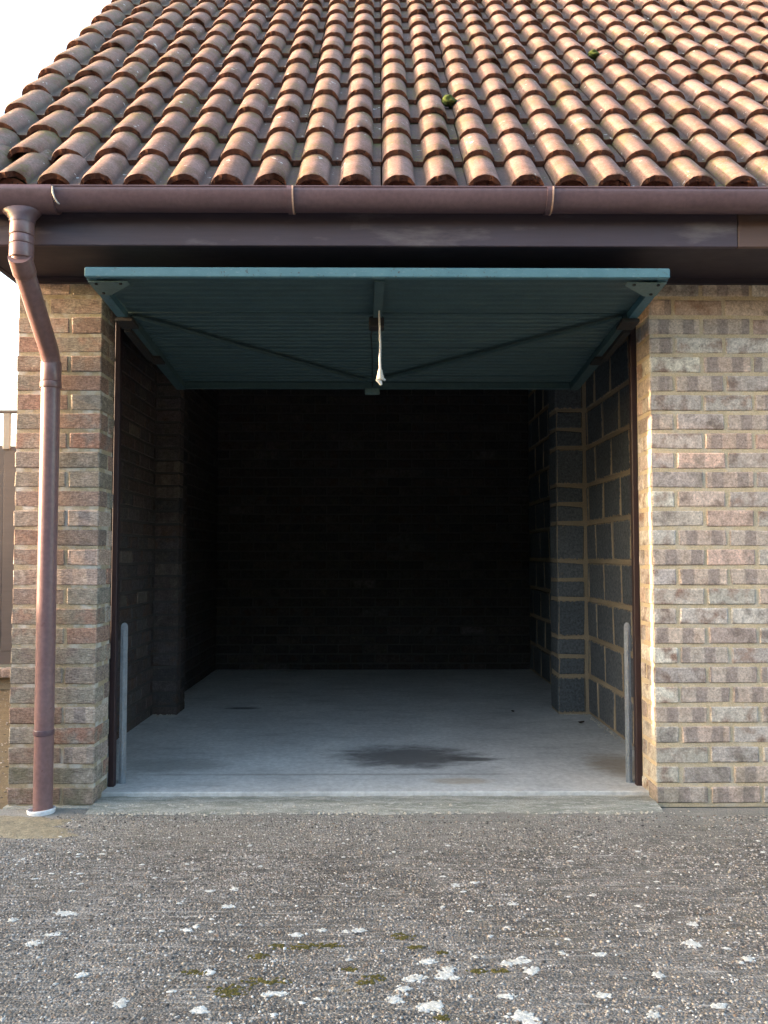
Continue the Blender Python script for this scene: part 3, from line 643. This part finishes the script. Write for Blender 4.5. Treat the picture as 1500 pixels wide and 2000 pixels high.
# --- door: framed, ribbed steel panels, tilted slightly down toward the back
HW = 1.065; DF, DB = -.435, .965; ZF, ZB = 2.050, 1.925
def dz(y): return ZF + (ZB - ZF) * (y - DF) / (DB - DF)
door = MB(); door.cbox(0, DF, 2.0395, 2 * HW, .028, .037, .004); door_o = part('door', door, M_TEAL)
secs = [(0.0, .286), (.286, .587), (.587, .90), (.90, 1.0)]
for a, b_ in secs:
    y0, y1 = DF + .014 + (DB - DF) * a, DF + .014 + (DB - DF) * b_ - .012
    b = MB(); nr_ = max(2, round((y1 - y0) / .047)); pts = []
    flat = a == 0
    for i in range(nr_):
        for fr, dzz in ((0, 0), (.38, 0), (.5, (.005 if not flat else .0015)), (.88, (.005 if not flat else .0015))):
            y = y0 + (y1 - y0) * (i + fr) / nr_; pts.append((y, dz(y) + dzz))
    pts.append((y1, dz(y1)))
    lowr = [(y, z - .001) for y, z in pts]; upr = [(y, z + .004) for y, z in pts[::-1]]
    b.prism_x([(y0, dz(y0) + .012)] + lowr + [(y1, dz(y1) + .012)] + upr, -HW + .03, HW - .03)
    part('door_panel', b, M_TEALP, door_o)
def bar(p0, p1, w, h, mat, name, parent, up=(0, 0, 1)):
    p0, p1 = Vector(p0), Vector(p1); t = (p1 - p0).normalized(); u = Vector(up); sdv = t.cross(u).normalized(); u = sdv.cross(t)
    b = MB(); q = [p + sdv * sx * w / 2 + u * sz * h / 2 for p in (p0, p1) for sx, sz in ((-1, -1), (1, -1), (1, 1), (-1, 1))]
    b.add(q, [(0, 1, 2, 3), (7, 6, 5, 4)] + [(i, i + 4, (i + 1) % 4 + 4, (i + 1) % 4) for i in range(4)]); return part(name, b, mat, parent)
for sx in (-1, 1):
    bar((sx * (HW - .019), DF + .0145, dz(DF) - .016), (sx * (HW - .019), DF + .40, dz(DF + .40) - .018), .036, .03, M_TEAL, 'side_rail', door_o)
    bar((sx * (HW - .026), DF + .401, dz(DF + .40) - .022), (sx * (HW - .026), DB, dz(DB) - .022), .046, .034, M_TEALP, 'side_rail', door_o)
    # pivot bracket and lifting arm plate
    bar((sx * (HW - .03), DF + .37, dz(DF + .37) - .043), (sx * (HW - .03), DF + .46, dz(DF + .46) - .045), .07, .014, M_RUST, 'pivot_bracket', door_o)
    bar((sx * (HW - .012), DF + .48, dz(DF + .48) - .047), (sx * (HW - .012), DF + .86, dz(DF + .86) - .05), .028, .018, M_RUST, 'lifting_arm', door_o)
    bar((sx * (HW - .03), DF + .84, dz(DF + .84) - .046), (sx * (HW - .03), DF + .93, dz(DF + .93) - .047), .055, .012, M_RUST, 'pivot_bracket', door_o)
    gs = MB(); zz = dz(DF) - .0335
    tri = [(sx * (HW - .004), DF + .015), (sx * (HW - .15), DF + .015), (sx * (HW - .15), DF + .04), (sx * (HW - .05), DF + .14), (sx * (HW - .004), DF + .14)]
    if sx > 0: tri = tri[::-1]
    m5 = len(tri); gs.add([(x, y, zz - .003 - (y - DF) * .09) for x, y in tri] + [(x, y, zz - (y - DF) * .09) for x, y in tri], [tuple(range(m5))[::-1], tuple(range(m5, 2 * m5))] + [(i, (i + 1) % m5, (i + 1) % m5 + m5, i + m5) for i in range(m5)])
    for gx, gy in ((.03, .03), (.03, .115), (.12, .028)):
        gs.tube([(sx * (HW - gx), DF + gy, zz - .002 - gy * .09), (sx * (HW - gx), DF + gy, zz - .008 - gy * .09)], .006, 6, 1)
    part('gusset_plate', gs, [M_GUS, M_RUST], door_o)
    bar((sx * (HW - .05), DF + .405, dz(DF + .405) - .022), (-.035 + sx * .03, DB - .09, dz(DB - .09) - .020), .030, .010, M_TEALP, 'diagonal_brace', door_o)
bar((.006, DF + .0145, dz(DF) - .020), (-.002, DF + .42, dz(DF + .42) - .022), .036, .032, M_TEALP, 'centre_stiffener', door_o)
bar((0, DB - .015, dz(DB) - .016), (0, DB + .015, dz(DB) - .018), 2 * HW - .1, .03, M_TEALP, 'top_rail', door_o)
lb = MB(); lb.cbox(-.006, DF + .40, dz(DF + .40) - .05, .062, .075, .045, .006); part('lock_box', lb, M_RUST, door_o)
cb = MB(); cb.tube([(-.018, DF + .44, dz(DF + .44) - .03), (-.030, DF + .6, dz(DF + .6) - .028), (-.026, DF + .9, dz(DF + .9) - .03), (-.03, DB - .05, dz(DB) - .03)], .0032, 8); part('lock_cable', cb, M_BLACK, door_o)
hk = MB(); hk.cbox(-.03, DB + .005, dz(DB) - .045, .08, .05, .03, .005); part('roller_bracket', hk, M_GUS, door_o)

# cord hanging from the door's lock
cord = thing('pull_cord', 'white pull cord with bell shaped end hanging from the middle of the teal door', 'pull cord', (.012, -.145, 1.70))
c = MB(); c.tube([(-.008, 0, .305), (-.007, 0, .27), (-.005, 0, .22), (-.003, 0, .15), (-.004, 0, .09), (-.003, 0, .048)], [.003, .0038, .0042, .0046, .005, .005], 10); c.build('cord', M_CORD, cord)
hd = MB(); hd.tube([(-.003, 0, .052), (-.003, 0, .049), (-.003, 0, .030), (-.002, 0, .012), (-.002, 0, .008)], [.006, .0085, .012, .0165, .014], 14); hd.build('handle', M_HAND, cord)
kn = MB(); kn.tube([(-.016, -.004, .012), (-.010, -.004, .004), (-.002, -.002, -.002), (.001, 0, -.012)], [.006, .0075, .008, .005], 10); kn.tube([(.010, 0, .012), (.017, 0, .006)], [.006, .004], 8); kn.build('knot', M_CORD, cord)

# --- roof: underlay, tiles, ridge
gc, gs_ = GAUGE * math.cos(P), GAUGE * math.sin(P)
ROWS = 14; YR = Y0 + ROWS * gc; ZR = Z0 + ROWS * gs_
rf = MB(); off = .035
def rp(y): return Z0 + (y - Y0) * math.tan(P) - off
rf.prism_x([(Y0 + .06, rp(Y0 + .06)), (YR, rp(YR)), (2 * YR - Y0, rp(Y0)), (2 * YR - Y0, rp(Y0) - .012), (YR, rp(YR) - .014), (Y0 + .06, rp(Y0 + .06) - .012)], XL0 - .07, XEND)
roof = part('roof', rf, M_FELT)
TW, TL, RH, RR, TT = .317, .335, .044, .061, .025
def tile_mesh(seed):
    r_ = random.Random(seed); us = [0.0]
    cs = (.062, .2205)
    for c in cs:
        us += [c + RR * math.sin(math.pi / 2 * t / 6) for t in range(-6, 7)]
        us += [c + RR + .010, c + RR + .024]
    us[-1] = TW - .003; us = sorted(set(round(max(0, u), 4) for u in us))
    def hgt(u):
        for c in cs:
            q = abs(u - c) / RR
            if q < 1: return RH * (1 - q ** 2.2) ** .62
        return 0.0
    nk = r_.choice((.4, .8, 1.2)); n = len(us); b = MB(); nz = [r_.uniform(-.003, .003) + (.016 * nk if cs[1] + .15 * RR < u < cs[1] + .95 * RR else 0) for u in us]; nt = [r_.uniform(-.0016, .0016) for _ in us]
    row = lambda v, dn, jit=False: [(u, v + (nz[i] if jit else 0), hgt(u) + dn + (nt[i] if jit else 0)) for i, u in enumerate(us)]
    top = row(TL, TT) + row(.12, TT) + row(.007, TT - .0005) + row(.0, TT - .005, True)
    b.add(top, [(j * n + i, j * n + n + i, j * n + n + i + 1, j * n + i + 1) for j in range(3) for i in range(n - 1)], 0, True)
    nose = row(.0, TT - .005, True) + row(.002, -.001, True)
    b.add(nose, [(i, n + i, n + i + 1, i + 1) for i in range(n - 1)], 1)
    und = row(.002, -.001, True) + row(TL, 0)
    b.add(und, [(i, n + i, n + i + 1, i + 1) for i in range(n - 1)], 1, True)
    for e in (0, n - 1):
        q = [row(TL, TT)[e], row(.0, TT - .005, True)[e], row(.002, -.001, True)[e], row(TL, 0)[e]]
        b.add(q, [(0, 1, 2, 3) if e == 0 else (3, 2, 1, 0)], 0)
    return b.mesh('roof_tile', [M_TILE, M_NOSE])
TM = [tile_mesh(50 + i) for i in range(6)]
X0 = -.077 - .1585 * 9 - .062 - .004
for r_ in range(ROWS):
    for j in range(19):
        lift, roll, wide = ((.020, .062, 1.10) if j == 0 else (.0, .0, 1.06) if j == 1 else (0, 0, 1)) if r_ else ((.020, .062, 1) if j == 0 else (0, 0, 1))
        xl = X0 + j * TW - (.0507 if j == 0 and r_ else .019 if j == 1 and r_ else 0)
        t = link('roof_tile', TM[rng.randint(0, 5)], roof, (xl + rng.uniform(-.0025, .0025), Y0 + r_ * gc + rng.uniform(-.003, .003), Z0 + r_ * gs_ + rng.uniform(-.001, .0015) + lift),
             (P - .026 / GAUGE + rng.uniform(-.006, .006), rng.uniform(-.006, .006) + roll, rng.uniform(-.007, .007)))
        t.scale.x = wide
ef = MB(); fx = []
for j in range(19):
    for c in (.062, .2205): fx += [(X0 + j * TW + c + RR * math.sin(math.pi / 2 * t / 6) * .98, RH * (1 - abs(math.sin(math.pi / 2 * t / 6)) ** 2.2) ** .62) for t in range(-6, 7)]
T_ = P - .026 / GAUGE
def ep(x, v, n_): return (x, Y0 + v * math.cos(T_) - n_ * math.sin(T_), Z0 + v * math.sin(T_) + n_ * math.cos(T_))
m_ = len(fx); ef.add([ep(x, .014 + rng.uniform(-.004, .004), h - .002) for x, h in fx] + [ep(x, .018, -.03) for x, h in fx], [(i, m_ + i, m_ + i + 1, i + 1) for i in range(m_ - 1)], 0)
part('eaves_filler', ef, M_NOSE, roof)
rgm = MB(); vs = []
for v in (0, .45):
    for rr in (.125, .108): vs += [(v, -rr * math.cos(math.pi * i / 12) * 1.0, rr * math.sin(math.pi * i / 12)) for i in range(13)]
rgm.add(vs, [(i, i + 1, 27 + i, 26 + i)[::-1] for i in range(12)] + [(13 + i, 39 + i, 40 + i, 14 + i)[::-1] for i in range(12)], 0, True)
rgm.add(vs, [(i, 13 + i, 14 + i, i + 1)[::-1] for i in range(12)] + [(26 + i, 27 + i, 40 + i, 39 + i)[::-1] for i in range(12)], 1)
rgme = rgm.mesh('ridge_tile', [M_TILE, M_NOSE])
for j in range(13): link('ridge_tile', rgme, roof, (X0 + j * .455, YR + .01, ZR - .01), (rng.uniform(-.01, .01), 0, 0))

# ------------------------------------------------------------------ small things
def moss_ball(r, loc, label):
    b = MB(); nu, nv = 26, 14; r_ = random.Random(int(r * 1e5)); vs = []
    for j in range(nv + 1):
        th_ = math.pi * j / nv
        for i in range(nu):
            ph = 2 * math.pi * i / nu
            q = r * (1 + .12 * math.sin(3 * ph + 1) * math.sin(2 * th_) + .1 * math.sin(5 * th_ + 2 * ph) + r_.uniform(-.17, .17))
            vs.append((1.05 * q * math.sin(th_) * math.cos(ph), q * math.sin(th_) * math.sin(ph), .68 * q * math.cos(th_)))
    b.add(vs, [(j * nu + i, (j + 1) * nu + i, (j + 1) * nu + (i + 1) % nu, j * nu + (i + 1) % nu) for j in range(nv) for i in range(nu)], 0, True)
    o = b.build('moss_clump', M_MOSSG, None, loc); o['label'] = label; o['category'] = 'moss'; o['group'] = 'moss clumps on the roof'
def on_roof(i): return (Y0 + i * gc - .012, Z0 + i * gs_ + .03)
y, z = on_roof(3.62); moss_ball(.030, (.316, y, z + .012), 'larger pale green moss clump lodged between tile rolls, fourth row above the gutter')
y, z = on_roof(6.74); moss_ball(.026, (1.112, y, z + .006), 'smaller dark green moss clump lodged between tile rolls high on the roof')
ds = thing('drain_socket', 'white plastic drain collar round the foot of the brown downpipe', 'drain collar', (-1.328, -.070, -.01))
b = MB(); vs = []
for r_, z in ((.050, -.02), (.053, .016), (.054, .024), (.0495, .025), (.047, .014), (.046, -.02)): vs += [(r_ * math.cos(2 * math.pi * k / 28), r_ * math.sin(2 * math.pi * k / 28), z + .004 * math.cos(2 * math.pi * k / 28 + .6)) for k in range(28)]
b.add(vs, [(i * 28 + k, i * 28 + (k + 1) % 28, (i + 1) * 28 + (k + 1) % 28, (i + 1) * 28 + k) for i in range(5) for k in range(28)], 0, True); b.build('collar', M_WHITE, ds)
def dry_leaf(x, y, s_, a, label):
    b = MB(); vs = []
    for i in range(7):
        t = i / 6; w = s_ * .42 * math.sin(math.pi * min(1, t * .96 + .02)) ** .8
        for k in (-1, 0, 1): vs.append((s_ * (t - .5), k * w, .006 + abs(k) * .35 * w + .012 * (t - .5) ** 2 * 4 * s_ / .05))
    b.add(vs, [(i * 3 + k, (i + 1) * 3 + k, (i + 1) * 3 + k + 1, i * 3 + k + 1) for i in range(6) for k in (0, 1)], 0, True)
    o = b.build('dry_leaf', M_DRY, None, (x, y, .030)); o.rotation_euler = (0, 0, a); o['label'] = label; o['category'] = 'leaf'; o['group'] = 'dead leaves on the garage floor'
dry_leaf(1.185, 1.50, .045, .4, 'dark dead leaf lying on the concrete near the block wall')
dry_leaf(.845, 1.86, .028, 1.9, 'small dark dead leaf lying further in on the garage floor')

# ------------------------------------------------------------------ fence and shrub behind, far left
fy = 3.2
fence = thing('fence', 'brown board fence with a pale slim top rail behind the left corner of the garage', 'fence', (-3.5, fy, 0))
bm_ = MB(); bm_.cbox(0, 0, 0, .118, .018, 1.61, .004, .001); bme = bm_.mesh('fence_board', M_WOOD)
x = 1.4
for i in range(23): link('fence_board', bme, fence, (x - .1215 * i + .06, .0 if i % 2 else .012, 1.075 + rng.uniform(-.008, .008)), (0, rng.uniform(-.006, .006), 0))
for z in (.45, 1.70):
    b = MB(); b.cbox(.05, .035, z, 2.9, .04, .07, .004); b.build('fence_rail', M_WOOD, fence)
b = MB(); b.cbox(.05, -.01, 2.145, 2.9, .045, .022, .003); b.build('top_rail', M_WOOD, fence)
for i in range(6):
    b = MB(); b.cbox(1.25 - .565 * i - .68, -.012, 1.99, .052, .03, .288, .003); b.build('trellis_post', M_WOODP, fence)
b = MB(); b.cbox(.05, .01, .215, 2.9, .03, .11, .004); b.build('gravel_board', M_WOOD, fence)
for i in range(13):
    link('brick', brick_mesh(.205, .10, .065, M_BR), fence, (1.35 - .215 * i, -.06, .105))
b = MB(); b.box(-1.4, 1.5, -.02, .1, -.03, .06); b.build('footing', M_MB, fence)

def leaves(mb, n, fn, size, seed):
    r_ = random.Random(seed)
    for _ in range(n):
        p = Vector(fn(r_)); a = Vector((r_.gauss(0, 1), r_.gauss(0, 1), r_.gauss(0, 1))).normalized(); b = a.orthogonal().normalized(); s_ = size * r_.uniform(.6, 1.3)
        c = a.cross(b)
        mb.add([p - a * s_, p + b * s_ * .45, p + a * s_, p - b * s_ * .45 + c * s_ * .1], [(0, 1, 2, 3)])
sh = thing('shrub', 'green shrub showing over the fence beyond the left corner', 'shrub', (-3.2, 4.3, 0))
b = MB()
def shrub_pt(r_):
    while True:
        p = (r_.uniform(-1, 1), r_.uniform(-1, 1), r_.uniform(-1, 1))
        if .35 < sum(q * q for q in p) < 1: return (p[0] * 1.1, p[1] * .5, 1.15 + p[2] * .95 + .08 * math.sin(p[0] * 9))
leaves(b, 2600, shrub_pt, .045, 4); b.build('foliage', M_LEAF, sh, kind='stuff')
b = MB(); b.tube([(0, 0, -.03), (.03, 0, .6), (-.02, .02, 1.4)], [.04, .03, .015], 8); b.build('trunk', M_WOOD, sh)
hg = thing('hedge', 'unseen clipped hedge added on the far left to shade the driveway', 'hedge', (-10.2, -4.6, 0))  # out of view; added as the occluder that shades the yard
b = MB()
HT = 2.24
def hedge_pt(r_):
    y = r_.uniform(-6.5, 14.5); face = r_.random(); top = HT + .10 * math.sin(y * 2.1) + .06 * math.sin(y * 5.3)
    if face < .3: return (r_.uniform(-.45, .45), y, top - r_.random() ** 2 * .2)
    return ((-.5 if face < .6 else .5) + r_.uniform(-.08, .08), y, r_.uniform(0, top))
leaves(b, 15000, hedge_pt, .075, 9); b.build('foliage', M_LEAF, hg, kind='stuff')
b = MB(); b.cbox(0, 4.0, HT / 2 - .12, .8, 20.8, HT - .12, .1, .04); b.build('branches', M_WOOD, hg)

# ------------------------------------------------------------------ conifer hedge added out of view behind the viewer to block low sky
ch = thing('sky_block_hedge', 'unseen conifer hedge added opposite the garage to block low sky', 'hedge', (0, -13.5, 0))
b = MB()
def conifer_pt(r_):
    x = r_.uniform(-15, 17); top = 5.6 + .35 * math.sin(x * 1.7) + .2 * math.sin(x * 4.1)
    return (x, .9 + r_.uniform(-.25, .12) if r_.random() < .75 else r_.uniform(-.9, .9), min(top, r_.uniform(0, top + .8)))
leaves(b, 14000, conifer_pt, .14, 12); b.build('foliage', M_LEAF, ch, kind='stuff')
b = MB(); b.cbox(1, 0, 2.6, 31.6, 1.5, 5.2, .3, .1); b.build('branches', M_LEAF, ch)
